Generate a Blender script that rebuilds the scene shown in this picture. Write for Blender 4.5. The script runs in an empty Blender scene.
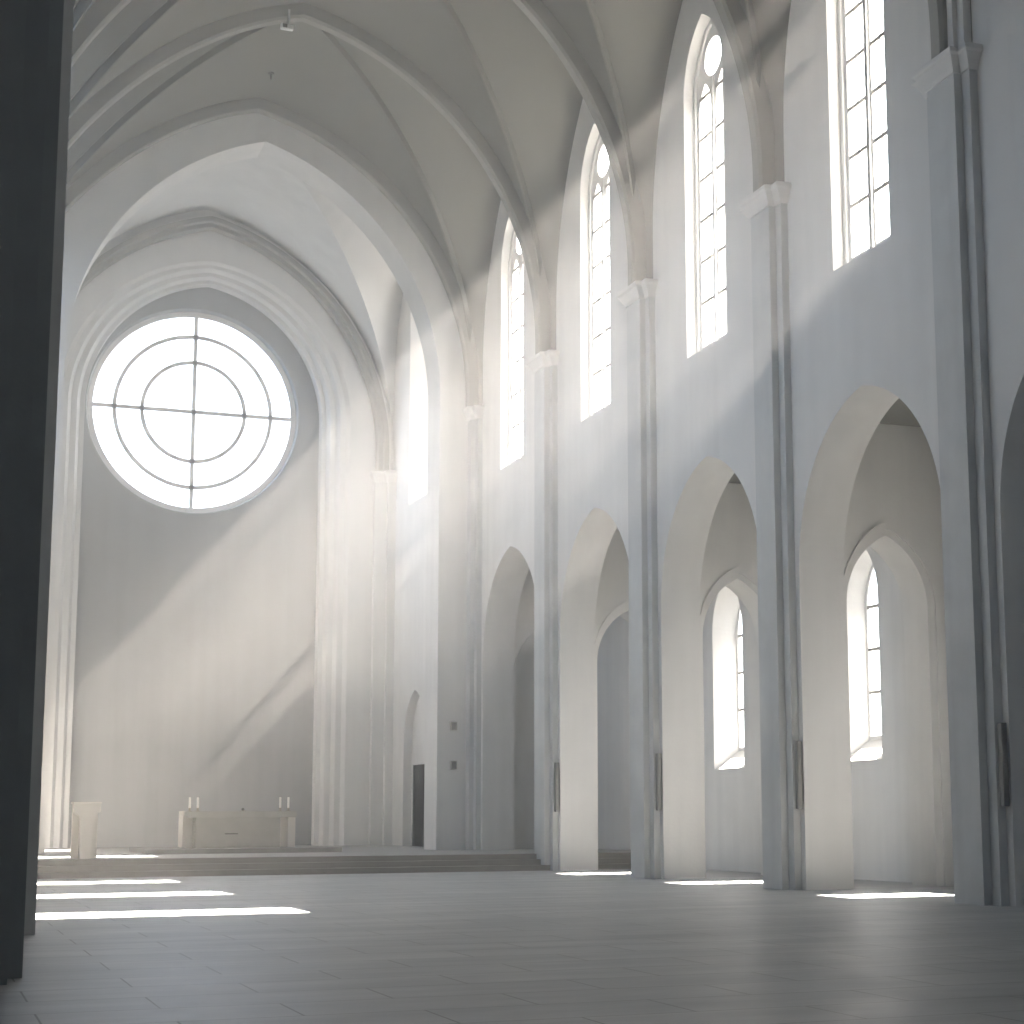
import bpy, bmesh, math, random
from math import sin, cos, pi, sqrt, atan2, acos
from mathutils import Vector, Matrix
from mathutils.geometry import tessellate_polygon
C = bpy.context.scene.collection
random.seed(4)

# ------------------------------------------------------------------ materials
def mat(name, col, rough=.85, var=.05, scale=.35, bump=.0, bscale=40, metal=0, spec=.3, streak=0):
    m = bpy.data.materials.new(name); m.use_nodes = True
    nt = m.node_tree; N = nt.nodes; L = nt.links
    b = N['Principled BSDF']
    b.inputs['Roughness'].default_value = rough
    b.inputs['Metallic'].default_value = metal
    b.inputs['Specular IOR Level'].default_value = spec
    g = N.new('ShaderNodeNewGeometry')
    n = N.new('ShaderNodeTexNoise'); n.inputs['Scale'].default_value = scale
    n.inputs['Detail'].default_value = 8; n.inputs['Roughness'].default_value = .6
    L.new(g.outputs['Position'], n.inputs['Vector'])
    cr = N.new('ShaderNodeValToRGB')
    cr.color_ramp.elements[0].position = .3; cr.color_ramp.elements[1].position = .7
    cr.color_ramp.elements[0].color = (*[c*(1-var) for c in col], 1)
    cr.color_ramp.elements[1].color = (*[min(1, c*(1+var*.6)) for c in col], 1)
    L.new(n.outputs['Fac'], cr.inputs['Fac'])
    out = cr.outputs['Color']
    if streak:
        mp = N.new('ShaderNodeMapping'); mp.inputs['Scale'].default_value = (1.6, 1.6, .07)
        L.new(g.outputs['Position'], mp.inputs['Vector'])
        n2 = N.new('ShaderNodeTexNoise'); n2.inputs['Scale'].default_value = 1.3; n2.inputs['Detail'].default_value = 5
        L.new(mp.outputs['Vector'], n2.inputs['Vector'])
        r2 = N.new('ShaderNodeValToRGB'); r2.color_ramp.elements[0].position = .3; r2.color_ramp.elements[1].position = .62
        r2.color_ramp.elements[0].color = (1-streak, 1-streak, 1-streak, 1); r2.color_ramp.elements[1].color = (1, 1, 1, 1)
        L.new(n2.outputs['Fac'], r2.inputs['Fac'])
        mx = N.new('ShaderNodeMix'); mx.data_type = 'RGBA'; mx.blend_type = 'MULTIPLY'; mx.inputs[0].default_value = 1
        L.new(out, mx.inputs[6]); L.new(r2.outputs['Color'], mx.inputs[7]); out = mx.outputs[2]
    L.new(out, b.inputs['Base Color'])
    if bump:
        n3 = N.new('ShaderNodeTexNoise'); n3.inputs['Scale'].default_value = bscale; n3.inputs['Detail'].default_value = 6
        L.new(g.outputs['Position'], n3.inputs['Vector'])
        bp = N.new('ShaderNodeBump'); bp.inputs['Strength'].default_value = bump; bp.inputs['Distance'].default_value = .02
        L.new(n3.outputs['Fac'], bp.inputs['Height']); L.new(bp.outputs['Normal'], b.inputs['Normal'])
    return m

PLASTER = mat('plaster', (.74, .735, .72), .9, .06, .5, .25, 9, streak=.06)
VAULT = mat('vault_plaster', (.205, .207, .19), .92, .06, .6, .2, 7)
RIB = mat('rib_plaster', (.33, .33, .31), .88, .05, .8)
PIER = mat('pier_plaster', (.60, .61, .605), .9, .10, .9, .25, 9, streak=.08)
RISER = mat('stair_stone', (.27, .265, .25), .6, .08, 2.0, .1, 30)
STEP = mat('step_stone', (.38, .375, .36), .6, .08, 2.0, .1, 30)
ALTAR = mat('altar_stone', (.38, .375, .34), .7, .08, 2.0, .15, 30)
AMBO = mat('ambo_stone', (.66, .63, .58), .7, .05, 2.0, .1, 30)
FRAME = mat('window_frame_paint', (.85, .84, .82), .7, .03)
LEAD = mat('window_bar_metal', (.42, .40, .38), .5, .05)
DOOR = mat('door_paint', (.16, .165, .165), .6, .05)
METAL = mat('speaker_metal', (.22, .22, .215), .5, .05, metal=.2)
BOX = mat('box_paint', (.42, .41, .38), .6, .05)
WAX = mat('candle_wax', (.85, .83, .78), .5, .02)
BRASS = mat('holder_metal', (.35, .31, .22), .35, .05, metal=.8)
LAMP = mat('lamp_enamel', (.85, .85, .83), .4, .02)
DARK = mat('dark_metal', (.06, .06, .055), .5, .05)

def floor_mat():
    m = bpy.data.materials.new('floor_stone'); m.use_nodes = True
    nt = m.node_tree; N = nt.nodes; L = nt.links; b = N['Principled BSDF']
    g = N.new('ShaderNodeNewGeometry')
    mp = N.new('ShaderNodeMapping'); mp.inputs['Rotation'].default_value = (0, 0, 0)
    L.new(g.outputs['Position'], mp.inputs['Vector'])
    br = N.new('ShaderNodeTexBrick'); br.inputs['Scale'].default_value = 1
    br.inputs['Brick Width'].default_value = 2.1; br.inputs['Row Height'].default_value = 1.05
    br.inputs['Mortar Size'].default_value = .012; br.inputs['Mortar Smooth'].default_value = .3
    br.inputs['Color1'].default_value = (.40, .41, .415, 1); br.inputs['Color2'].default_value = (.44, .445, .445, 1)
    br.inputs['Mortar'].default_value = (.17, .17, .165, 1); br.offset = .5
    L.new(mp.outputs['Vector'], br.inputs['Vector'])
    n = N.new('ShaderNodeTexNoise'); n.inputs['Scale'].default_value = .8; n.inputs['Detail'].default_value = 9
    n.inputs['Roughness'].default_value = .65
    mp2 = N.new('ShaderNodeMapping'); mp2.inputs['Scale'].default_value = (.35, 1.2, 1)
    L.new(g.outputs['Position'], mp2.inputs['Vector']); L.new(mp2.outputs['Vector'], n.inputs['Vector'])
    cr = N.new('ShaderNodeValToRGB'); cr.color_ramp.elements[0].position = .32; cr.color_ramp.elements[1].position = .68
    cr.color_ramp.elements[0].color = (.62, .64, .65, 1); cr.color_ramp.elements[1].color = (1.16, 1.15, 1.13, 1)
    L.new(n.outputs['Fac'], cr.inputs['Fac'])
    mx = N.new('ShaderNodeMix'); mx.data_type = 'RGBA'; mx.blend_type = 'MULTIPLY'; mx.inputs[0].default_value = 1
    L.new(br.outputs['Color'], mx.inputs[6]); L.new(cr.outputs['Color'], mx.inputs[7])
    L.new(mx.outputs[2], b.inputs['Base Color'])
    rr = N.new('ShaderNodeMapRange'); rr.inputs['To Min'].default_value = .3; rr.inputs['To Max'].default_value = .55
    L.new(n.outputs['Fac'], rr.inputs['Value']); L.new(rr.outputs['Result'], b.inputs['Roughness'])
    b.inputs['Specular IOR Level'].default_value = .4
    bp = N.new('ShaderNodeBump'); bp.inputs['Strength'].default_value = .25; bp.inputs['Distance'].default_value = .01
    n4 = N.new('ShaderNodeTexNoise'); n4.inputs['Scale'].default_value = 5; n4.inputs['Detail'].default_value = 6
    L.new(g.outputs['Position'], n4.inputs['Vector'])
    L.new(n4.outputs['Fac'], bp.inputs['Height']); L.new(bp.outputs['Normal'], b.inputs['Normal'])
    return m
FLOOR = floor_mat()

def glass_mat(name, opal, c=.97):
    m = bpy.data.materials.new(name); m.use_nodes = True
    nt = m.node_tree; N = nt.nodes; L = nt.links
    N.remove(N['Principled BSDF'])
    t = N.new('ShaderNodeBsdfTransparent'); t.inputs['Color'].default_value = (c, c, c, 1)
    g = N.new('ShaderNodeBsdfGlossy'); g.inputs['Roughness'].default_value = .1
    tr = N.new('ShaderNodeBsdfTranslucent'); tr.inputs['Color'].default_value = (c*.98, c*.98, c*.96, 1)
    m0 = N.new('ShaderNodeMixShader'); m0.inputs[0].default_value = opal
    L.new(t.outputs[0], m0.inputs[1]); L.new(tr.outputs[0], m0.inputs[2])
    mx = N.new('ShaderNodeMixShader'); mx.inputs[0].default_value = .05
    L.new(m0.outputs[0], mx.inputs[1]); L.new(g.outputs[0], mx.inputs[2])
    L.new(mx.outputs[0], N['Material Output'].inputs['Surface'])
    return m
GLASS = glass_mat('window_glass', .10)
OPAL = glass_mat('opal_glass', .12, .38)

# ------------------------------------------------------------------ mesh helpers
def finish(name, bm, m, parent=None, smooth=False, recalc=True):
    if recalc: bmesh.ops.recalc_face_normals(bm, faces=bm.faces)
    me = bpy.data.meshes.new(name); bm.to_mesh(me); bm.free()
    me.materials.append(m)
    if smooth:
        for p in me.polygons: p.use_smooth = True
        me.set_sharp_from_angle(angle=math.radians(35))
    o = bpy.data.objects.new(name, me); C.objects.link(o)
    if parent:
        o.parent = parent
        o.matrix_parent_inverse = Matrix.Translation(parent.location).inverted() if parent.type == 'EMPTY' else Matrix()
    return o
def tag(o, label=None, cat=None, group=None, kind=None):
    if label: o['label'] = label
    if cat: o['category'] = cat
    if group: o['group'] = group
    if kind: o['kind'] = kind
    return o
def empty(name, loc):
    o = bpy.data.objects.new(name, None); C.objects.link(o); o.location = loc
    o.empty_display_size = .3
    return o
def struct(name, bm, m, label=None, cat=None, **k):
    o = finish(name, bm, m, **k); tag(o, label, cat, kind='structure'); return o

def box(bm, x0, x1, y0, y1, z0, z1):
    v = [bm.verts.new((x, y, z)) for z in (z0, z1) for x, y in ((x0, y0), (x1, y0), (x1, y1), (x0, y1))]
    for f in ((0, 3, 2, 1), (4, 5, 6, 7), (0, 1, 5, 4), (1, 2, 6, 5), (2, 3, 7, 6), (3, 0, 4, 7)):
        bm.faces.new([v[i] for i in f])
def loft(bm, loops, caps=True, closed=True):
    """loops: lists of equal-length 3D points"""
    V = [[bm.verts.new(p) for p in l] for l in loops]
    n = len(V[0])
    for a, b in zip(V, V[1:]):
        for i in range(n if closed else n-1):
            j = (i+1) % n
            bm.faces.new((a[i], a[j], b[j], b[i]))
    if caps:
        bm.faces.new(V[0][::-1]); bm.faces.new(V[-1])
    return V
def prism(bm, poly, z0, z1):
    loft(bm, [[(x, y, z0) for x, y in poly], [(x, y, z1) for x, y in poly]])
def fill(bm, loops, M, d):
    """planar polygon with holes at depth d. loops of 2D points; returns vertex loops"""
    vv = [[bm.verts.new(M(a, b, d)) for a, b in l] for l in loops]
    flat = [v for l in vv for v in l]
    for t in tessellate_polygon([[Vector((a, b, 0)) for a, b in l] for l in loops]):
        if len(set(t)) == 3:
            try: bm.faces.new([flat[i] for i in t])
            except ValueError: pass
    return vv
def plate(bm, outer, holes, M, d0, d1, holes_back=None, rim=True):
    """slab between depth d0 and d1 with holes; back holes may be another size (splayed reveals)"""
    A = fill(bm, [outer]+holes, M, d0)
    B = fill(bm, [outer]+(holes_back or holes), M, d1)
    for k, (a, b) in enumerate(zip(A, B)):
        if k == 0 and not rim: continue
        for i in range(len(a)):
            j = (i+1) % len(a)
            bm.faces.new((a[i], a[j], b[j], b[i]))
MX = lambda a, b, d: (d, a, b)      # wall of constant X: a = Y, b = Z
MY = lambda a, b, d: (a, d, b)      # wall of constant Y: a = X, b = Z

def arc_half(h, rise, n=14):
    """half pointed arch from (h,0) up to (0,rise); two-centred"""
    R = (h*h+rise*rise)/(2*h); c = h-R
    th = atan2(rise, -c) if c < 0 else atan2(rise, -c)
    return [(c+R*cos(th*i/n), R*sin(th*i/n)) for i in range(n+1)]
def arch(c, h, z0, zs, za, n=14, floor=True):
    """closed outline: bottom at z0, springing zs, apex za"""
    H = arc_half(h, za-zs, n)
    pts = [(c-h, z0), (c+h, z0)]
    pts += [(c+x, zs+z) for x, z in H]
    pts += [(c-x, zs+z) for x, z in H[::-1][1:]]
    return pts
def circle(cx, cz, r, n=96):
    return [(cx+r*cos(2*pi*i/n), cz+r*sin(2*pi*i/n)) for i in range(n)]
def sweep(bm, pts, side, prof):
    """rectangular-ish profile (u along side, v outwards of the curve) along pts"""
    side = Vector(side).normalized(); loops = []
    for i, p in enumerate(pts):
        p = Vector(p); a = Vector(pts[max(0, i-1)]); b = Vector(pts[min(len(pts)-1, i+1)])
        t = (b-a).normalized(); nrm = t.cross(side).normalized()
        loops.append([p+side*u+nrm*v for u, v in prof])
    loft(bm, loops)

# ------------------------------------------------------------------ dimensions
W = 18.64; T = 1.17                      # right nave wall face and thickness
PF = 18.29                               # pilaster face
B = 7.89; YC = lambda k: 27.04 + .475 + (4-k)*B     # pier centre line k (4 nearest ... 0 at the chancel arch)
WL = 1.35                                # left nave wall face
XC = 10.3                                # vault crown line
YA = 59.0; YB = 60.6                     # chancel arch wall
YE = 71.0                                # chancel end wall
ZT = 30.0

# ------------------------------------------------------------------ floor and chancel platform
bm = bmesh.new(); box(bm, -6, 26, -10, 50.66, -.3, 0); struct('floor', bm, FLOOR)
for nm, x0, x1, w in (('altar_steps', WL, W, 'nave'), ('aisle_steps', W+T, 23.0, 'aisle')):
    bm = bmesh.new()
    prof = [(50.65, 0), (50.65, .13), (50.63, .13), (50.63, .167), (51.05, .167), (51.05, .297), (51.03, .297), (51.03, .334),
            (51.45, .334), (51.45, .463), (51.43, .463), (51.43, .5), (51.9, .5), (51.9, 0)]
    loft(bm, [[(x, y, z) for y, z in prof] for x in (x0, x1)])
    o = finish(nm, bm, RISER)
    tag(o, 'three wide stone steps across the nave up to the altar platform' if w == 'nave'
        else 'short stone steps in the side aisle glimpsed through the second arch', 'steps')
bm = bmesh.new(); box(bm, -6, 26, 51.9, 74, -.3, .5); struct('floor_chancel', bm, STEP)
bm = bmesh.new(); box(bm, -3.4, WL+.0, 50.66, 51.9, -.3, .3); struct('floor_side', bm, STEP)

# ------------------------------------------------------------------ windows
def win_frame(bm, loop_o, loop_i, M, d0, d1): plate(bm, loop_o, [loop_i], M, d0, d1)
def glass(loop, M, d, parent, m=None):
    bm = bmesh.new(); fill(bm, [loop], M, d); return finish('glass', bm, m or GLASS, parent)
def mbox(bm, M, d0, d1, a0, a1, b0, b1):
    p = M(a0, b0, d0); q = M(a1, b1, d1)
    box(bm, *[v for i in range(3) for v in sorted((p[i], q[i]))])
def clerestory(n, c, label, M=MX, group='clerestory windows'):
    """two lancets under an oculus"""
    g = 18.96
    root = empty('window_%d' % n, M(c, 13.9, g)); tag(root, label, 'window', group, 'structure')
    out = arch(c, 1.17, 13.70, 20.9, 22.85)
    l1 = arch(c+.52, .40, 14.0, 20.35, 21.25, 8); l2 = arch(c-.52, .40, 14.0, 20.35, 21.25, 8)
    oc = circle(c, 21.82, .52, 32)
    bm = bmesh.new(); plate(bm, out, [l1, l2, oc], M, g, g+.07); finish('frame', bm, FRAME, root)
    bm = bmesh.new()
    plate(bm, out, [arch(c, 1.05, 13.84, 20.9, 22.7)], M, g-.06, g-.002); finish('outer_moulding', bm, FRAME, root)
    bm = bmesh.new(); mbox(bm, M, g-.06, g-.002, c-.06, c+.06, 13.85, 21.2); finish('mullion', bm, FRAME, root)
    for q, cc in enumerate((c+.52, c-.52)):
        z = 15.19
        while z < 21:
            bm = bmesh.new(); mbox(bm, M, g-.005, g+.03, cc-.40, cc+.40, z-.045, z+.045); finish('glazing_bar', bm, LEAD, root); z += 1.14
        bm = bmesh.new(); mbox(bm, M, g-.002, g+.03, cc-.02, cc+.02, 14.0, 21.1)
        finish('lead_line', bm, FRAME, root)
    for lp in (l1, l2, oc): glass(lp, M, g+.04, root)
    return root
places = {4: 'between the two front pilasters, its head cut off by the photo edge', 3: 'above the second arch from the right with its round eye fully visible',
          2: 'second from the chancel arch, above the middle arch', 1: 'narrow in view, next to the chancel arch'}
for k in (4, 3, 2, 1):
    clerestory(k, YC(k)+B/2-.12, 'tall pointed clerestory window with two lights, ' + places[k])

def aisle_window(n, c, label):
    g = 23.72
    root = empty('window_%d' % n, (g, c, 3.9)); tag(root, label, 'window', 'aisle windows', 'structure')
    out = arch(c, .82, 3.62, 7.2, 8.7, 10); inn = arch(c, .72, 3.74, 7.2, 8.54, 10)
    bm = bmesh.new(); plate(bm, out, [inn], MX, g, g+.06); finish('frame', bm, FRAME, root)
    bm = bmesh.new(); box(bm, g-.02, g+.05, c-.04, c+.04, 3.7, 8.3)
    finish('mullion', bm, FRAME, root)
    for z in (4.9, 6.05, 7.2):
        bm = bmesh.new(); box(bm, g-.005, g+.04, c-.72, c+.72, z-.045, z+.045); finish('glazing_bar', bm, LEAD, root)
    glass(inn, MX, g+.05, root)
aisle_c = {3: YC(3)+B/2, 2: YC(2)+B/2, 4: YC(4)+B/2}
aisle_window(5, aisle_c[3], 'pointed aisle window with deep white reveal seen through the large right arch')
aisle_window(6, aisle_c[2], 'pointed aisle window with bright reveal seen through the second arch from the right')
aisle_window(7, aisle_c[4], 'aisle window hidden behind the front pilaster that lights the floor under the large arch')

# chancel side window
cc = 66.55
root = empty('window_8', (19.6, cc, 15)); tag(root, 'tall plain bright window in the chancel side wall behind the chancel arch', 'window', kind='structure')
out = arch(cc, 1.3, 15.0, 23.0, 24.9); inn = arch(cc, 1.16, 15.15, 23.0, 24.7)
bm = bmesh.new(); plate(bm, out, [inn], MX, 19.6, 19.74); finish('frame', bm, FRAME, root)
glass(inn, MX, 19.66, root, OPAL)

# rose window
RX, RZ, RR = 10.27, 18.76, 4.17
root = empty('window_9', (RX, 72.45, RZ)); tag(root, 'large round east window with a cross and two concentric rings', 'window', kind='structure')
bm = bmesh.new(); plate(bm, circle(RX, RZ, RR+.22), [circle(RX, RZ, RR-.02)], MY, 72.42, 72.56); finish('frame', bm, FRAME, root)
for rr in (.785, .515):
    bm = bmesh.new(); plate(bm, circle(RX, RZ, RR*rr+.085), [circle(RX, RZ, RR*rr-.085)], MY, 72.44, 72.49); finish('ring_bar', bm, FRAME, root)
bm = bmesh.new(); box(bm, RX-.085, RX+.085, 72.44, 72.49, RZ-RR, RZ+RR); finish('vertical_bar', bm, FRAME, root)
bm = bmesh.new(); box(bm, RX-RR, RX+RR, 72.44, 72.49, RZ-.085, RZ+.085); finish('horizontal_bar', bm, FRAME, root)
bm = bmesh.new(); fill(bm, [circle(RX, RZ, RR)], MY, 72.51); finish('glass', bm, GLASS, root)

# ------------------------------------------------------------------ right nave wall
piers = [YC(k) for k in range(7, -1, -1)]           # 3.8 ... 59
fr, bk = [], []
ARC = [6, 5, 4, 3, 2, 1]
# lower band with arches: outline zigzags around the openings; upper band with windows
y0, y1 = YC(7), YA+.2
def band(outer_bits, M, d0, d1, bm):
    loft(bm, [[M(a, b, d) for a, b in outer_bits] for d in (d0, d1)], caps=False)
    for d in (d0, d1):
        fill(bm, [outer_bits], M, d)
bm = bmesh.new()
bits = [(y0, -.02)]
for k in ARC:                                   # from near to far
    a = arch(YC(k)+B/2, 2.99, -.02, 7.3, 10.85, 20)
    # near jamb bottom, up over the apex, down the far jamb
    up = [a[0]]+a[:1:-1]+[a[1]]
    bits += up
bits += [(y1, -.02), (y1, 12.3), (y0, 12.3)]
band(bits, MX, W, W+T, bm)
holes, hb = [], []
for k in (4, 3, 2, 1):
    c = YC(k)+B/2-.12
    holes.append(arch(c, 1.22, 13.74, 21.0, 22.95)); hb.append(arch(c, 1.5, 13.4, 21.6, 23.8))
for k in (0,):
    pass
# window openings: inner reveal to the frame, then flaring outwards
def wall_windows(bm, outer, M, d0, dm, d1, f, m, b):
    A = fill(bm, [outer]+f, M, d0)
    Z = fill(bm, [outer]+b, M, d1)
    for i in range(len(outer)):
        j = (i+1) % len(outer); bm.faces.new((A[0][i], A[0][j], Z[0][j], Z[0][i]))
    for q in range(len(f)):
        mm = [bm.verts.new(M(a, c, dm)) for a, c in m[q]]
        for X, Y_ in ((A[q+1], mm), (mm, Z[q+1])):
            for i in range(len(X)):
                j = (i+1) % len(X); bm.faces.new((X[i], X[j], Y_[j], Y_[i]))
mid = [arch(YC(k)+B/2-.12, 1.16, 13.72, 20.9, 22.84) for k in (4, 3, 2, 1)]
wall_windows(bm, [(y0, 12.3), (y1, 12.3), (y1, ZT), (y0, ZT)], MX, W, 18.98, W+.55, holes, mid, hb)
struct('wall_right', bm, PLASTER, recalc=True)

# aisle outer wall
bm = bmesh.new()
f = [arch(aisle_c[k], 1.04, 3.07, 7.3, 8.95, 14) for k in (4, 3, 2)]
m_ = [arch(aisle_c[k], .81, 3.63, 7.2, 8.68, 14) for k in (4, 3, 2)]
b_ = [arch(aisle_c[k], 1.0, 3.2, 8.3, 9.9, 14) for k in (4, 3, 2)]
wall_windows(bm, [(-10, -.1), (60.5, -.1), (60.5, 12.2), (-10, 12.2)], MX, 23.0, 23.72, 23.95, f, m_, b_)
struct('wall_aisle_right', bm, PLASTER)
bm = bmesh.new(); box(bm, W+T-.01, 27.3, -10, 60.5, 10.9, 11.1)  # slab carried past the outer wall as an added eave, shortens sun patches
box(bm, W+.5, W+T, y0, y1, 12.3, 12.5); struct('ceiling_aisle_sun_eave', bm, VAULT)
# cross walls in the aisle with pointed openings
for k in (4, 3, 2, 1, 0):
    ya, yb = YC(k)-.72, YC(k)+.35
    bm = bmesh.new()
    a = arch(21.08, 1.1, -.02, 6.5, 8.2, 16)
    bits = [(W+T, -.02), a[0]]+a[:1:-1]+[a[1], (23.0, -.02), (23.0, 10.9), (W+T, 10.9)]
    band(bits, MY, ya, yb, bm)
    struct('wall_aisle_arch', bm, PLASTER)
    if k == 4: continue
    bm = bmesh.new()
    o_ = arc_half(1.46, 2.02, 16); i_ = arc_half(1.30, 1.86, 16)
    P_ = [(x, z) for x, z in o_]+[(-x*.86 if x > .0 else 0, z) for x, z in o_[::-1][1:]]
    Q_ = [(x, z) for x, z in i_]+[(-x*.86 if x > .0 else 0, z) for x, z in i_[::-1][1:]]
    P_ = [(1.46, -6.5)]+P_+[(-1.256, -6.5)]; Q_ = [(1.30, -6.5)]+Q_+[(-1.12, -6.5)]
    loops = []
    for (px, pz), (qx, qz) in zip(P_, Q_):
        loops.append([(21.08+qx, ya, 6.5+qz), (21.08+qx, ya-.05, 6.5+qz), (21.08+px, ya-.05, 6.5+pz), (21.08+px, ya, 6.5+pz)])
    loft(bm, loops)
    where = {4: 'behind the front right pilaster', 3: 'framing the aisle window in the large arch', 2: 'framing the aisle window in the second arch',
             1: 'over the aisle steps', 0: 'at the far end of the aisle'}[k]
    tag(finish('arch_moulding', bm, PLASTER), 'pointed hood moulding on the aisle cross wall ' + where, 'moulding', 'aisle arch mouldings')

# ------------------------------------------------------------------ left side and west end
ML = lambda a, b, d: (WL-(d-W), a, b)
yl = YC(4)-.9
bm = bmesh.new()
bits = [(yl, -.02)]
for k in (4, 3, 2, 1):
    a = arch(YC(k)+B/2, 2.6, -.02, 7.3, 10.6, 16)
    bits += [a[0]]+a[:1:-1]+[a[1]]
bits += [(y1, -.02), (y1, 12.3), (yl, 12.3)]
band(bits, ML, W, W+T, bm)
lf = [arch(YC(k)+B/2, 1.22, 13.74, 21.0, 22.95) for k in (4, 3, 2, 1)]
lm = [arch(YC(k)+B/2, 1.16, 13.72, 20.9, 22.84) for k in (4, 3, 2, 1)]
lb = [arch(YC(k)+B/2, 1.5, 13.4, 21.6, 23.8) for k in (4, 3, 2, 1)]
wall_windows(bm, [(yl, 12.3), (y1, 12.3), (y1, ZT), (yl, ZT)], ML, W, 18.98, W+.55, lf, lm, lb)
struct('wall_left', bm, PLASTER)
for q, k in enumerate((4, 3, 2, 1)):
    clerestory(10+q, YC(k)+B/2, 'pointed window high in the left wall, out of view behind the dark foreground pier, %s' % ('nearest it', 'second from it', 'third from it', 'beside the chancel arch')[q], ML, 'left clerestory windows')
bm = bmesh.new(); loft(bm, [[(x, y, z) for y, z in ((-10, 10.7), (yl+.2, 10.7), (yl+.2, ZT), (-10, ZT))] for x in (-.3, .0)])
box(bm, -.3, WL, yl-.1, yl+.1, 10.7, ZT)
struct('wall_left_front', bm, PLASTER)
bm = bmesh.new(); box(bm, -3.4, -3.0, -10, 60.5, -.1, 11.0); struct('wall_left_outer', bm, PLASTER)
bm = bmesh.new(); plate(bm, [(-3.4, -.1), (24.3, -.1), (24.3, ZT), (-3.4, ZT)], [circle(9, 15, 2.6, 48)], MY, -10.4, -10); struct('wall_west', bm, PLASTER)
root = empty('window_14', (9, -10.2, 15)); tag(root, 'unseen round window added behind the camera for fill daylight', 'window', kind='structure')  # added opening, lets bluish fill daylight onto the west-facing surfaces
bm = bmesh.new(); fill(bm, [circle(9, 15, 2.6, 48)], MY, -10.2); finish('glass', bm, GLASS, root)
bm = bmesh.new(); plate(bm, circle(9, 15, 2.6, 48), [circle(9, 15, 2.45, 48)], MY, -10.24, -10.16); finish('frame', bm, FRAME, root)
bm = bmesh.new(); box(bm, W+T-.2, W+T, -10, YC(7), -.1, ZT); struct('wall_south_west', bm, PLASTER)
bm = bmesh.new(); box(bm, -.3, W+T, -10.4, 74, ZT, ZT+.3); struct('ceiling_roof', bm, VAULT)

# ------------------------------------------------------------------ chancel
# chancel arch wall
bm = bmesh.new()
AX, AH = 10.62, 6.6
a = arch(AX, AH, -.02, 17.0, 25.75, 36)
bits = [(-3.0, -.02), a[0]]+a[:1:-1]+[a[1], (24.0, -.02), (24.0, 11.0), (W+T, 11.0), (W+T, ZT), (WL-T, ZT), (WL-T, 11.0), (-3.0, 11.0)]
band(bits, MY, YA, YB, bm)
struct('wall_chancel_arch', bm, PLASTER)
# chancel right side wall with window and door recess
bm = bmesh.new()
f = [arch(66.6, 1.8, 14.55, 23.0, 25.1, 14), arch(67.1, 1.65, .5, 4.6, 6.75, 14)]
m_ = [arch(66.55, 1.28, 15.05, 23.0, 24.85, 14), arch(67.1, 1.65, .5, 4.6, 6.75, 14)]
b_ = [arch(66.6, 1.6, 14.6, 24.0, 26.6, 14), arch(67.1, 1.65, .5, 4.6, 6.75, 14)]
A = fill(bm, [[(YB, .4), (YE+1.2, .4), (YE+1.2, ZT), (YB, ZT)]]+f, MX, W)
Zb = fill(bm, [[(YB, .4), (YE+1.2, .4), (YE+1.2, ZT), (YB, ZT)]]+b_[:1], MX, W+T)
for i in range(4): bm.faces.new((A[0][i], A[0][(i+1) % 4], Zb[0][(i+1) % 4], Zb[0][i]))
mm = [bm.verts.new(MX(p, q, 19.6)) for p, q in m_[0]]
for X, Y_ in ((A[1], mm), (mm, Zb[1])):
    for i in range(len(X)):
        j = (i+1) % len(X); bm.faces.new((X[i], X[j], Y_[j], Y_[i]))
dv = [bm.verts.new(MX(p, q, W+.34)) for p, q in f[1]]
for i in range(len(dv)):
    j = (i+1) % len(dv); bm.faces.new((A[2][i], A[2][j], dv[j], dv[i]))
bm.faces.new(dv)
struct('wall_chancel_right', bm, PLASTER)
# door in the recess
root = empty('door_1', (W+.3, 67, .5)); tag(root, 'narrow dark grey door in the pointed recess of the chancel side wall', 'door', kind='structure')
bm = bmesh.new(); box(bm, W+.26, W+.34, 65.75, 68.2, .5, 3.75); finish('door_leaf', bm, DOOR, root)
bm = bmesh.new(); box(bm, W+.2, W+.26, 66.0, 66.06, 1.5, 1.75); finish('handle', bm, METAL, root)
bm = bmesh.new(); box(bm, .6, 1.96, YB, YE+1.2, .4, ZT); struct('wall_chancel_left', bm, PLASTER)

# end wall: stepped orders around the recess
EC = 10.68
def eloop(h, crown, zs=18.5): return arch(EC, h, .4, zs, crown, 28)
outer = [(1.9, .4), (W+.1, .4), (W+.1, ZT), (1.9, ZT)]
orders = [(6.05, 25.0), (5.88, 24.88), (5.64, 24.74), (5.50, 24.62), (5.26, 24.46), (5.13, 24.36), (4.93, 24.22)]
deps = [YE, YE+.14, YE+.14, YE+.38, YE+.38, YE+.62, YE+.62]
bm = bmesh.new()
def ecut(h, crown):
    a = eloop(h, crown); return [a[0]]+a[:1:-1]+[a[1]]
first = ecut(*orders[0])
bits = [(1.9, .4)]+first+[(W+.1, .4), (W+.1, ZT), (1.9, ZT)]
fill(bm, [bits], MY, YE)
prev = [bm.verts.new(MY(p, q, YE)) for p, q in first]
for (h, cr), d in list(zip(orders, deps))[1:]+[((4.93, 24.22), 72.2)]:
    cur = [bm.verts.new(MY(p, q, d)) for p, q in ecut(h, cr)]
    for i in range(len(cur)-1): bm.faces.new((prev[i], prev[i+1], cur[i+1], cur[i]))
    prev = cur
struct('wall_apse', bm, PLASTER, recalc=True)
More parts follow.
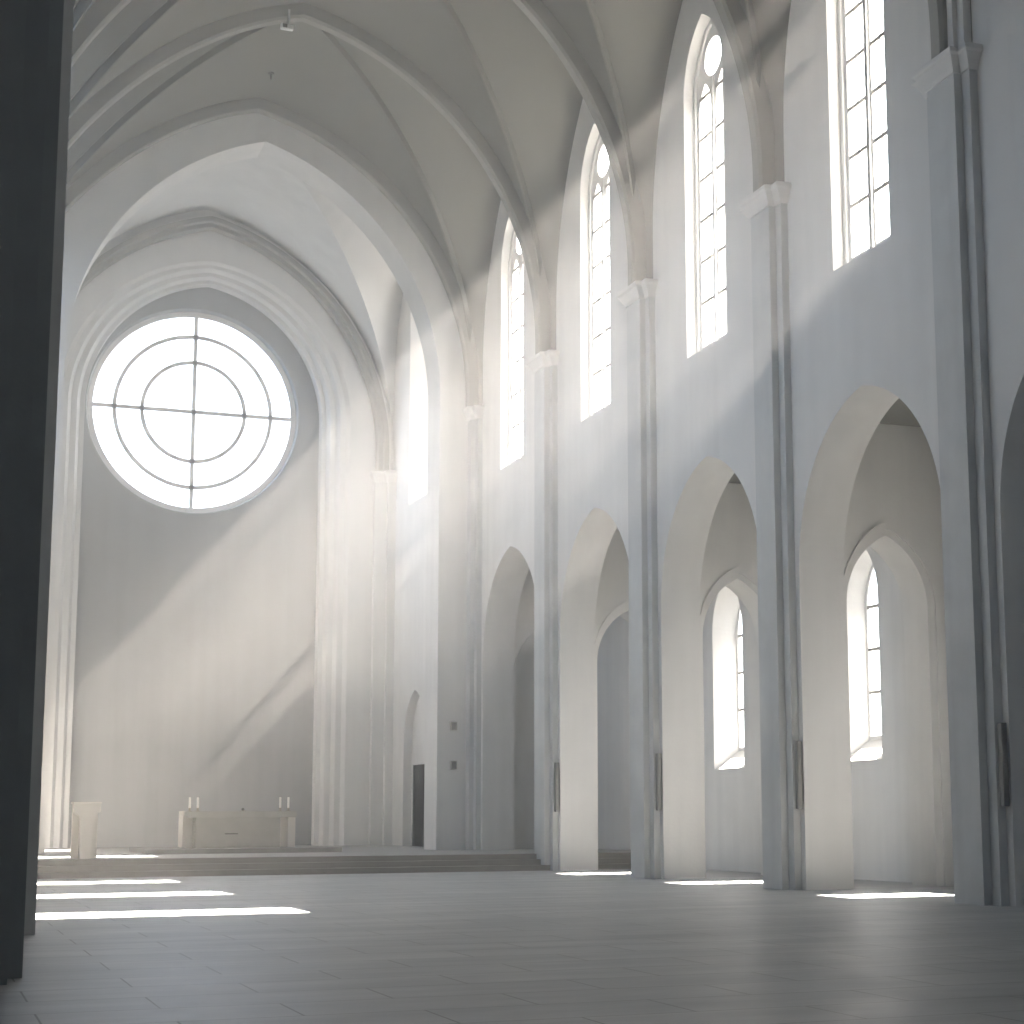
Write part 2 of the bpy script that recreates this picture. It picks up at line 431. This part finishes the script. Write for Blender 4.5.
# recessed back wall with the round opening
bm = bmesh.new()
plate(bm, [(1.9, .4), (W+.1, .4), (W+.1, ZT), (1.9, ZT)], [circle(RX, RZ, RR+.27)], MY, 72.15, 72.6, [circle(RX, RZ, RR+.16)])
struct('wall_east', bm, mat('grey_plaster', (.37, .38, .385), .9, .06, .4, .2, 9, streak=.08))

# ------------------------------------------------------------------ vaults
R0 = 10.1; CX = 8.2; ZS = 17.0
def rib_pt(t, off=0., s=1):
    """t 0..1 springer to crown on one side of the nave; s=1 right, -1 left"""
    R = R0+off; th1 = acos(min(1, (XC-CX)/R)); th = th1*t
    x, z = CX+R*cos(th), ZS+R*sin(th)
    if s < 0:
        d = x-XC; x = XC-(d+.62*(d/8)**7-.25*sin(pi*d/8))
    return x, z
NV = 26
def web(bm, ynear, yfar, s, xw, h=3.3, zs=17.9, za=24.95, yoffn=.0, yofff=.0):
    OFF = .36
    yc = (ynear+yfar)/2; H = arc_half(h, za-zs, NV)
    # vertical stilt below the wall arch handled by first sample
    near, far = [], []
    wn = [(xw, yc-h, ZS-.6)]+[(xw, yc-x, zs+z) for x, z in H]
    wf = [(xw, yc+h, ZS-.6)]+[(xw, yc+x, zs+z) for x, z in H]
    tn, tf = [], []
    for i in range(NV+1):
        x, z = rib_pt(i/NV, OFF, s); x = min(x, W-.05); tn.append((x, ynear+yoffn, z))
        x0 = min(rib_pt(0, OFF, s)[0], W-.05)
        fr_ = (x-x0)/(XC-x0); tf.append((x, yfar+yofff+(ynear+yoffn-yfar-yofff)*fr_, z))
    tn = [(tn[0][0], tn[0][1], ZS-.6)]+tn; tf = [(tf[0][0], tf[0][1], ZS-.6)]+tf
    K = 12
    def patch(A, Bc, bulge):
        rows = []
        for a, b in zip(A, Bc):
            a = Vector(a); b = Vector(b)
            rows.append([bm.verts.new(a.lerp(b, j/K)+Vector((0, 0, bulge*sin(pi*j/K)))) for j in range(K+1)])
        for r, q in zip(rows, rows[1:]):
            for j in range(K):
                try: bm.faces.new((r[j], r[j+1], q[j+1], q[j]))
                except ValueError: pass
    patch(wn, tn, .0); patch(wf, tf, .0)
    return tf
def centre_web(bm, TR, TL, yfar):
    for Tm in (TR, TL):
        rows = []
        for x, y, z in Tm:
            rows.append([bm.verts.new((x, y+(yfar-y)*j/10, z)) for j in range(11)])
        for r, q in zip(rows, rows[1:]):
            for j in range(10): bm.faces.new((r[j], r[j+1], q[j+1], q[j]))
ribnames = {4: 'rising from the capital of the front right pilaster', 3: 'rising from the capital of the second pilaster from the right', 2: 'running from the top photo edge to the middle capital', 1: 'crossing the nave with the small lamp at its crown',
            0: 'lying against the chancel arch wall'}
rb_prof = [(-.21, -.42), (-.21, .02), (-.15, .1), (.15, .1), (.21, .02), (.21, -.42)]
def transverse(y, label, prof, group, name='transverse_rib', z0=16.45):
    pts = []
    for s in (1, -1):
        side = [(rib_pt(0, 0, s)[0], y, z0)]+[(rib_pt(i/40, 0, s)[0], y, rib_pt(i/40, 0, s)[1]) for i in range(41)]
        pts += side if s == 1 else side[::-1][1:]
    bm = bmesh.new(); sweep(bm, pts, (0, 1, 0), prof)
    o = finish(name, bm, RIB, smooth=True); tag(o, label, 'vault rib', group); return o
def flip(prof): return [(u, -v) for u, v in prof]
for k in (5, 4, 3, 2, 1):
    yn, yf = YC(k), YC(k-1)
    if k == 1: yf = YA-.1
    bm = bmesh.new()
    TR = web(bm, yn, yf, 1, W); TL = web(bm, yn, yf, -1, WL); centre_web(bm, TR, TL, yf)
    bmesh.ops.remove_doubles(bm, verts=bm.verts, dist=.003)
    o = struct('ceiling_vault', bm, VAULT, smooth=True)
    if k <= 4:
        for s in (1, -1):
            Tm = [(rib_pt(i/40, .12, s)) for i in range(41)]
            x0 = Tm[0][0]
            pts = [(x0, yf, 16.6)]+[(x, yf+(yn-yf)*(x-x0)/(XC-x0), z) for x, z in Tm]
            d = Vector((XC-x0, yn-yf, 0)).normalized(); side = Vector((-d.y, d.x, 0))*s
            bm = bmesh.new(); sweep(bm, pts, side, [(-.10, .34*s), (-.03, .03*s), (.03, .03*s), (.10, .34*s)])
            bay = {1: 'in the bay next to the chancel arch', 2: 'in the middle bay', 3: 'in the third bay from the chancel', 4: 'in the front bay'}[k]
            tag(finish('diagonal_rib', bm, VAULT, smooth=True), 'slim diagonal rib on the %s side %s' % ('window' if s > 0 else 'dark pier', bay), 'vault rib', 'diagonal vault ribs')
for k in (5, 4, 3, 2, 1):
    if k < 5: transverse(YC(k), 'thick transverse vault rib ' + ribnames[k], rb_prof, 'transverse vault ribs')
transverse(YA-.12, 'thick transverse vault rib ' + ribnames[0], [(-.16, -.36), (-.16, .04), (-.1, .1), (.12, .1), (.12, -.36)], 'transverse vault ribs')
# front lid west of the last vault bay
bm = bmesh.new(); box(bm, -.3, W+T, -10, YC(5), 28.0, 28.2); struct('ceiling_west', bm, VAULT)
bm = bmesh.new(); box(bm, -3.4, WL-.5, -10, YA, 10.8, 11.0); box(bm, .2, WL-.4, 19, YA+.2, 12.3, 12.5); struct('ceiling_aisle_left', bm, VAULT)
# chancel vault
bm = bmesh.new()
TR = web(bm, YB-.1, YE, 1, W, 5.15, 20.3, 26.9); TL = web(bm, YB-.1, YE, -1, 1.96, 5.15, 20.3, 26.9); centre_web(bm, TR, TL, YE+.05)
bmesh.ops.remove_doubles(bm, verts=bm.verts, dist=.003)
struct('ceiling_chancel', bm, PLASTER, smooth=True)
pts = []
for s in (1, -1):
    side = [(XC+.25+s*7.3, YE-.02, 16.3)]+[(XC+.25+s*x, YE-.02, 17.2+z) for x, z in arc_half(7.3, 9.15, 40)]
    pts += side if s == 1 else side[::-1][1:]
bm = bmesh.new(); sweep(bm, pts, (0, 1, 0), [(-.42, -.5), (-.42, -.3), (-.3, -.24), (-.3, -.06), (-.2, 0), (0, 0), (0, -.5)])
tag(finish('wall_rib', bm, RIB, smooth=True), 'moulded arch rib on the end wall above the round window', 'vault rib')

# ------------------------------------------------------------------ pilasters
def pil_poly(yc, s=1, fx=PF, mx=18.46, wx=W+.02, h1=.475, h2=.755, xr=None):
    return [(wx, yc-h2), (mx, yc-h2), (mx, yc-h1), (fx, yc-h1), (fx, yc+h1), (mx, yc+h1), (mx, yc+h2), (wx, yc+h2)]
def grow(poly, yc, e, wx=W+.02):
    r = []
    for x, y in poly:
        r.append((x if abs(x-wx) < 1e-6 else x-e, y+(e if y > yc else -e)))
    return r
def capital(bm, poly, yc, wx=W+.02, z=16.05):
    prof = [(0, .0), (.035, .0), (.05, .07), (.06, .10), (.17, .30), (.19, .31), (.22, .34), (.22, .42), (.18, .46)]
    loft(bm, [[(x, y, z+dz) for x, y in grow(poly, yc, e, wx)] for e, dz in prof])
def make_pilaster(yc, label, z0=0.):
    root = empty('pilaster', (PF, yc, z0)); tag(root, label, 'pilaster', 'nave wall pilasters')
    poly = pil_poly(yc)
    bm = bmesh.new(); prism(bm, poly, z0, 16.1); finish('shaft', bm, PIER, root)
    bm = bmesh.new(); capital(bm, poly, yc); finish('capital', bm, PLASTER, root)
    if yc < YC(4)+1:
        bm = bmesh.new(); prism(bm, [(W+.02, yc-.62), (18.46, yc-.62), (18.46, yc-.4), (18.36, yc-.4), (18.36, yc+.4), (18.46, yc+.4), (18.46, yc+.62), (W+.02, yc+.62)], 16.45, 22.5)
        finish('upper_shaft', bm, PLASTER, root)
    return root
make_pilaster(YC(4), 'bluish grey stepped pilaster nearest the camera on the window wall, right of the large arch')
make_pilaster(YC(3), 'tall stepped pilaster between the large right arch and the second arch')
make_pilaster(YC(2), 'tall stepped pilaster between the two middle arches of the window wall')
make_pilaster(YC(1), 'tall stepped pilaster whose foot stands in the end of the altar steps', 0.0)
# respond at the chancel arch
root = empty('pilaster', (PF, YA, .5)); tag(root, 'pale half pilaster in the corner beside the chancel arch', 'pilaster', 'nave wall pilasters')
yc = YC(0)
poly = [(W+.02, yc-.755), (18.46, yc-.755), (18.46, yc-.475), (PF, yc-.475), (PF, YA), (W+.02, YA)]
bm = bmesh.new(); prism(bm, poly, .5, 16.1); finish('shaft', bm, PIER, root)
def grow2(poly, e):
    return [(x if x > W else x-e, y if y > YA-.01 else y-e) for x, y in poly]
bm = bmesh.new(); loft(bm, [[(x, y, 16.05+dz) for x, y in grow2(poly, e)] for e, dz in [(0, 0), (.04, 0), (.06, .10), (.16, .30), (.2, .34), (.2, .42), (.16, .46)]])
finish('capital', bm, PLASTER, root)
# corner shafts in the chancel
for s, nm in ((1, 'window'),):
    xw = W if s > 0 else 1.96
    X = lambda d: xw-s*d
    root = empty('corner_pilaster', (X(.5), YE-.3, .5)); tag(root, 'slim stepped corner pilaster between the end wall and the chancel side window wall', 'pilaster')
    poly = [(X(-.02), YE+.02), (X(-.02), YE-.55), (X(.34), YE-.55), (X(.34), YE-.3), (X(.86), YE-.3), (X(.86), YE+.02)]
    bm = bmesh.new(); prism(bm, poly, .5, 15.95); finish('shaft', bm, PLASTER, root)
    def gr(e): return [(X(-.02), YE+.02), (X(-.02), YE-.55-e), (X(.34+e), YE-.55-e), (X(.34+e), YE-.3-e), (X(.86+e), YE-.3-e), (X(.86+e), YE+.02)]
    bm = bmesh.new(); loft(bm, [[(x, y, 15.9+dz) for x, y in gr(e)] for e, dz in [(0, 0), (.04, 0), (.06, .12), (.15, .32), (.18, .36), (.18, .46), (.12, .5)]])
    finish('capital', bm, PLASTER, root)
# left foreground piers
def left_pier(yc, fx, h, label, steps, z1=16.1, m=PIER):
    root = empty('pilaster', (fx, yc, 0)); tag(root, label, 'pilaster', 'left side pilasters')
    poly = [(WL-1.2, yc-h[-1])]
    near = list(zip(steps, h))
    for x, hh in near[::-1]: poly += [(x, yc-hh)] if x == near[-1][0] else []
    pts = []
    xs = [fx]+list(steps)
    # from the face outwards: (x0,h0),(x1,h1)...
    for i in range(len(h)):
        pts.append((xs[i], h[i])); pts.append((xs[i+1], h[i]))
    prof = [(x, yc-hh) for x, hh in pts][::-1]
    prof2 = [(x, yc+hh) for x, hh in pts]
    P_ = prof+prof2
    bm = bmesh.new(); prism(bm, P_, 0, z1); finish('shaft', bm, m, root)
    bm = bmesh.new(); loft(bm, [[(x+(e if x > P_[0][0] else 0), y+(e if y > yc else -e), z1-.05+dz) for x, y in P_] for e, dz in [(0, 0), (.04, 0), (.06, .10), (.16, .30), (.2, .34), (.2, .42), (.16, .46)]])
    finish('capital', bm, PIER, root)
left_pier(YC(4)-.35, 1.72, (.72, .95), 'slim lighter grey pilaster edge beside the dark foreground pier', (1.52, 1.3), z1=26)
left_pier(20.0, 1.145, (.7, 1.4, 1.9, 1.95), 'massive dark stepped pier filling the left edge of the photo', (.96, .70, .665, -.3), z1=27, m=mat('shaded_pier_plaster', (.25, .27, .275), .85, .12, 1.2, .25, 9, streak=.1))  # base colour darkened to stand in for the shadow on this pier

# ------------------------------------------------------------------ altar, candles, ambo
def bev(bm, w=.015):
    bmesh.ops.bevel(bm, geom=bm.edges[:], offset=w, segments=2, affect='EDGES', profile=.6)
bm = bmesh.new(); prism(bm, [(7.1, 57.5), (13.5, 57.5), (13.5, 62.6), (7.1, 62.6)], .5, .66); bev(bm, .012)
tag(finish('altar_dais', bm, RISER), 'low rectangular stone dais carrying the altar', 'platform')
root = empty('altar', (10.4, 59.7, .66)); tag(root, 'long grey stone altar table with a solid front block', 'altar')
bm = bmesh.new(); box(bm, 8.54, 12.25, 59.0, 60.5, 1.67, 1.88); bev(bm); finish('table_top', bm, ALTAR, root)
bm = bmesh.new(); box(bm, 8.84, 11.7, 59.04, 59.7, .66, 1.67); bev(bm); finish('front_block', bm, ALTAR, root)
bm = bmesh.new(); box(bm, 8.56, 8.82, 59.55, 60.6, .66, 1.67); box(bm, 8.50, 8.56, 59.6, 60.65, .68, 1.9); bev(bm, .01); finish('leg', bm, AMBO, root)
bm = bmesh.new(); box(bm, 11.97, 12.23, 59.1, 60.5, .66, 1.67); bev(bm, .01); finish('leg', bm, AMBO, root)
bm = bmesh.new(); box(bm, 9.82, 10.26, 59.025, 59.06, 1.11, 1.14); finish('carved_slot', bm, DARK, root)
def lathe(bm, cx, cy, prof, n=16):
    loft(bm, [[(cx+r*cos(2*pi*i/n), cy+r*sin(2*pi*i/n), z) for i in range(n)] for r, z in prof])
for i, (x, w) in enumerate(((8.66, 'outer candle of the pair on the ambo side'), (8.93, 'inner candle of the pair on the ambo side'),
                            (11.72, 'inner candle of the pair on the door side'), (12.0, 'outer candle of the pair on the door side'))):
    root = empty('candle', (x, 59.25, 1.88)); tag(root, 'white altar candle, ' + w, 'candle', 'altar candles')
    bm = bmesh.new(); lathe(bm, x, 59.25, [(.04, 1.985), (.04, 2.34), (.03, 2.355), (.006, 2.36)]); finish('wax', bm, WAX, root)
    bm = bmesh.new(); lathe(bm, x, 59.25, [(.07, 1.881), (.07, 1.895), (.02, 1.905), (.02, 1.96), (.05, 1.975), (.05, 1.99)]); finish('holder', bm, BRASS, root)
    bm = bmesh.new(); lathe(bm, x, 59.25, [(.004, 2.35), (.004, 2.39)], 6); finish('wick', bm, DARK, root)
root = empty('altar_cross', (10.44, 59.2, 1.88)); tag(root, 'tiny dark cross lying low at the middle of the altar top', 'cross')
bm = bmesh.new(); box(bm, 10.34, 10.54, 59.15, 59.25, 1.881, 1.90); bev(bm, .005); finish('foot', bm, BRASS, root)
bm = bmesh.new(); box(bm, 10.42, 10.46, 59.18, 59.22, 1.90, 1.99); box(bm, 10.38, 10.50, 59.185, 59.215, 1.94, 1.965); finish('cross', bm, DARK, root)

root = empty('ambo', (4.7, 52.6, .5)); tag(root, 'pale stone ambo with flared top and narrow central stem at the left of the steps', 'lectern')
bm = bmesh.new()
y0_, y1_ = 52.35, 52.95
loft(bm, [[(4.55, y, .5), (4.86, y, .5), (4.86, y, 1.70), (5.10, y, 1.86), (5.10, y, 2.10), (4.34, y, 2.10), (4.34, y, 1.86), (4.55, y, 1.70)] for y in (y0_, y1_)])
bev(bm, .01); finish('stem', bm, AMBO, root)
bm = bmesh.new(); prism(bm, [(4.36, 52.96), (5.08, 52.96), (5.08, 53.2), (4.36, 53.2)], .5, 2.02); bev(bm, .01); finish('back_slab', bm, AMBO, root)
bm = bmesh.new(); loft(bm, [[(4.32, y, z), (5.12, y, z), (5.12, y, z+.05), (4.32, y, z+.05)] for y, z in ((52.33, 2.085), (53.2, 2.085))]); bev(bm, .008); finish('top_slab', bm, AMBO, root)

# ------------------------------------------------------------------ column speakers, boxes, lamp
for k, w in ((4, 'on the front right pilaster'), (3, 'on the pilaster between the two right arches'), (2, 'on the middle pilaster'), (1, 'on the pilaster at the altar steps')):
    y = YC(k)-.755
    root = empty('column_speaker', (18.55, y, 1.8)); tag(root, 'slim vertical grey column speaker mounted ' + w, 'speaker', 'column speakers')
    bm = bmesh.new(); box(bm, 18.50, 18.62, y-.16, y-.03, 1.8, 3.32); bev(bm, .012); finish('housing', bm, METAL, root)
    bm = bmesh.new(); box(bm, 18.52, 18.60, y-.168, y-.155, 1.86, 3.26); finish('grille', bm, METAL, root)
    bm = bmesh.new(); box(bm, 18.53, 18.59, y-.04, y+.01, 2.0, 2.1); finish('bracket', bm, DARK, root)
    bm = bmesh.new(); box(bm, 18.53, 18.59, y-.04, y+.01, 3.0, 3.1); finish('bracket', bm, DARK, root)
for z, w in ((4.86, 'upper'), (3.48, 'lower')):
    root = empty('wall_box', (17.8, YA, z)); tag(root, '%s of the two small square boxes on the wall beside the chancel arch' % w, 'box', 'wall boxes')
    bm = bmesh.new(); box(bm, 17.69, 17.92, YA-.14, YA, z-.15, z+.15); bev(bm, .01); finish('housing', bm, BOX, root)
    bm = bmesh.new(); box(bm, 17.72, 17.89, YA-.155, YA-.138, z-.12, z+.12); finish('face', bm, METAL, root)
zc = rib_pt(1)[1]
root = empty('crown_lamp', (XC-.45, YC(1)-.3, 26.5)); tag(root, 'small white lamp fixed at the crown of the transverse rib', 'lamp')
bm = bmesh.new(); box(bm, 9.55, 9.95, 50.82, 51.0, zc-.66, zc-.48); bev(bm, .03); finish('housing', bm, LAMP, root)
bm = bmesh.new(); box(bm, 9.6, 9.74, 50.80, 50.82, zc-.63, zc-.51); finish('lens', bm, DARK, root)
bm = bmesh.new(); box(bm, 9.78, 9.84, 50.9, 51.1, zc-.5, zc+.03); finish('arm', bm, LAMP, root)
zw = rib_pt(1, .36)[1]
root = empty('vault_hook', (10.3, 56.5, zw-.2)); tag(root, 'tiny dark hook hanging from the vault crown near the chancel arch', 'hook')
bm = bmesh.new(); lathe(bm, 10.3, 56.5, [(.11, zw+.02), (.11, zw-.05), (.03, zw-.06), (.025, zw-.25)], 12); finish('rose', bm, DARK, root)

# ------------------------------------------------------------------ haze in the air
def haze_mat(d):
    m = bpy.data.materials.new('haze'); m.use_nodes = True
    nt = m.node_tree; N = nt.nodes; N.remove(N['Principled BSDF'])
    v = N.new('ShaderNodeVolumeScatter'); v.inputs['Density'].default_value = d; v.inputs['Anisotropy'].default_value = .0
    v.inputs['Color'].default_value = (1, .985, .96, 1)
    nt.links.new(v.outputs[0], N['Material Output'].inputs['Volume'])
    return m
for z0, z1, d, w in ((.003, 4.5, .0024, 'thin clear layer of haze just above the floor'), (4.502, 9.5, .0048, 'middle layer of haze at the height of the arches'),
                     (9.502, 27.6, .0068, 'dense upper haze catching the sunbeams under the vault')):
    bm = bmesh.new(); box(bm, -2.99, 18.9, -9.9, 71.9, z0, z1)
    tag(finish('haze', bm, haze_mat(d)), w, 'haze', kind='stuff')

# ------------------------------------------------------------------ light
EL = math.radians(48.6)
sd = bpy.data.lights.new('sun', 'SUN'); sd.energy = 215; sd.angle = math.radians(.7); sd.color = (1, .90, .80)
so = bpy.data.objects.new('sun', sd); C.objects.link(so)
dirv = Vector((-cos(EL), .0, -sin(EL)))
so.rotation_euler = dirv.to_track_quat('-Z', 'Y').to_euler(); so.location = (40, 30, 40)
w = bpy.data.worlds.new('World'); bpy.context.scene.world = w; w.use_nodes = True
bg = w.node_tree.nodes['Background']; bg.inputs['Strength'].default_value = 10.5
wn = w.node_tree.nodes; wl = w.node_tree.links
tc = wn.new('ShaderNodeTexCoord'); sx = wn.new('ShaderNodeSeparateXYZ'); wr = wn.new('ShaderNodeValToRGB'); hr = wn.new('ShaderNodeValToRGB')
wl.new(tc.outputs['Generated'], sx.inputs[0])
wl.new(sx.outputs['Z'], wr.inputs['Fac'])
e = wr.color_ramp.elements; e[0].position = 0; e[0].color = (.12, .12, .11, 1); e[1].position = .03; e[1].color = (1, 1, 1, 1)
mr = wn.new('ShaderNodeMapRange'); mr.inputs['From Min'].default_value = -1; mr.inputs['From Max'].default_value = 1
wl.new(sx.outputs['X'], mr.inputs['Value']); wl.new(mr.outputs['Result'], hr.inputs['Fac'])
e = hr.color_ramp.elements; e[0].position = .1; e[0].color = (.42, .65, 1, 1); e[1].position = .9; e[1].color = (1.0, .97, .93, 1)
mm_ = wn.new('ShaderNodeMix'); mm_.data_type = 'RGBA'; mm_.blend_type = 'MULTIPLY'; mm_.inputs[0].default_value = 1
wl.new(wr.outputs['Color'], mm_.inputs[6]); wl.new(hr.outputs['Color'], mm_.inputs[7]); wl.new(mm_.outputs[2], bg.inputs['Color'])
def portal(loc, rot, sx, sy):
    l = bpy.data.lights.new('window_portal', 'AREA'); l.shape = 'RECTANGLE'; l.size = sx; l.size_y = sy; l.cycles.is_portal = True
    o = bpy.data.objects.new('window_portal', l); C.objects.link(o); o.location = loc; o.rotation_euler = rot
for k in (4, 3, 2, 1): portal((19.3, YC(k)+B/2-.12, 18.3), (0, pi/2, 0), 9.6, 2.6)
for k in (4, 3, 2): portal((23.95, aisle_c[k], 6.2), (0, pi/2, 0), 5.4, 1.7)
for k in (4, 3, 2, 1): portal((.7, YC(k)+B/2, 18.3), (0, -pi/2, 0), 9.6, 2.6)
portal((19.8, 66.55, 20), (0, pi/2, 0), 10.4, 2.8)
portal((9, -10.5, 15), (pi/2, 0, 0), 5.4, 5.4)
portal((RX, 72.7, RZ), (-pi/2, 0, 0), 8.8, 8.8)

# ------------------------------------------------------------------ camera
cam = bpy.data.cameras.new('camera'); co = bpy.data.objects.new('camera', cam); C.objects.link(co)
F_ = 1712.883
cam.sensor_width = 36; cam.sensor_fit = 'HORIZONTAL'; cam.lens = F_/1024*36
cam.shift_x = -81.273/1024; cam.shift_y = 53.035/1024
r = Vector((0.93074409, -0.36564311, -0.00453374)); u = Vector((-0.04892591, -0.13680864, 0.98938852)); fw = Vector((0.36238335, 0.92064571, 0.14522325))
M = Matrix((r, u, -fw)).transposed().to_4x4(); M.translation = Vector((0, 0, 1.65))
co.matrix_world = M; cam.clip_end = 500; cam.clip_start = .05
sc = bpy.context.scene; sc.camera = co
sc.view_settings.view_transform = 'Standard'; sc.view_settings.look = 'None'; sc.view_settings.gamma = 1
sc.view_settings.exposure = .1
cy = sc.cycles
cy.max_bounces = 12; cy.diffuse_bounces = 8; cy.glossy_bounces = 3; cy.volume_bounces = 2; cy.transparent_max_bounces = 12
cy.use_denoising = True; cy.denoiser = 'OPENIMAGEDENOISE'; cy.denoising_input_passes = 'RGB_ALBEDO_NORMAL'; cy.denoising_prefilter = 'ACCURATE'
cy.sample_clamp_indirect = 8; cy.volume_step_rate = 1
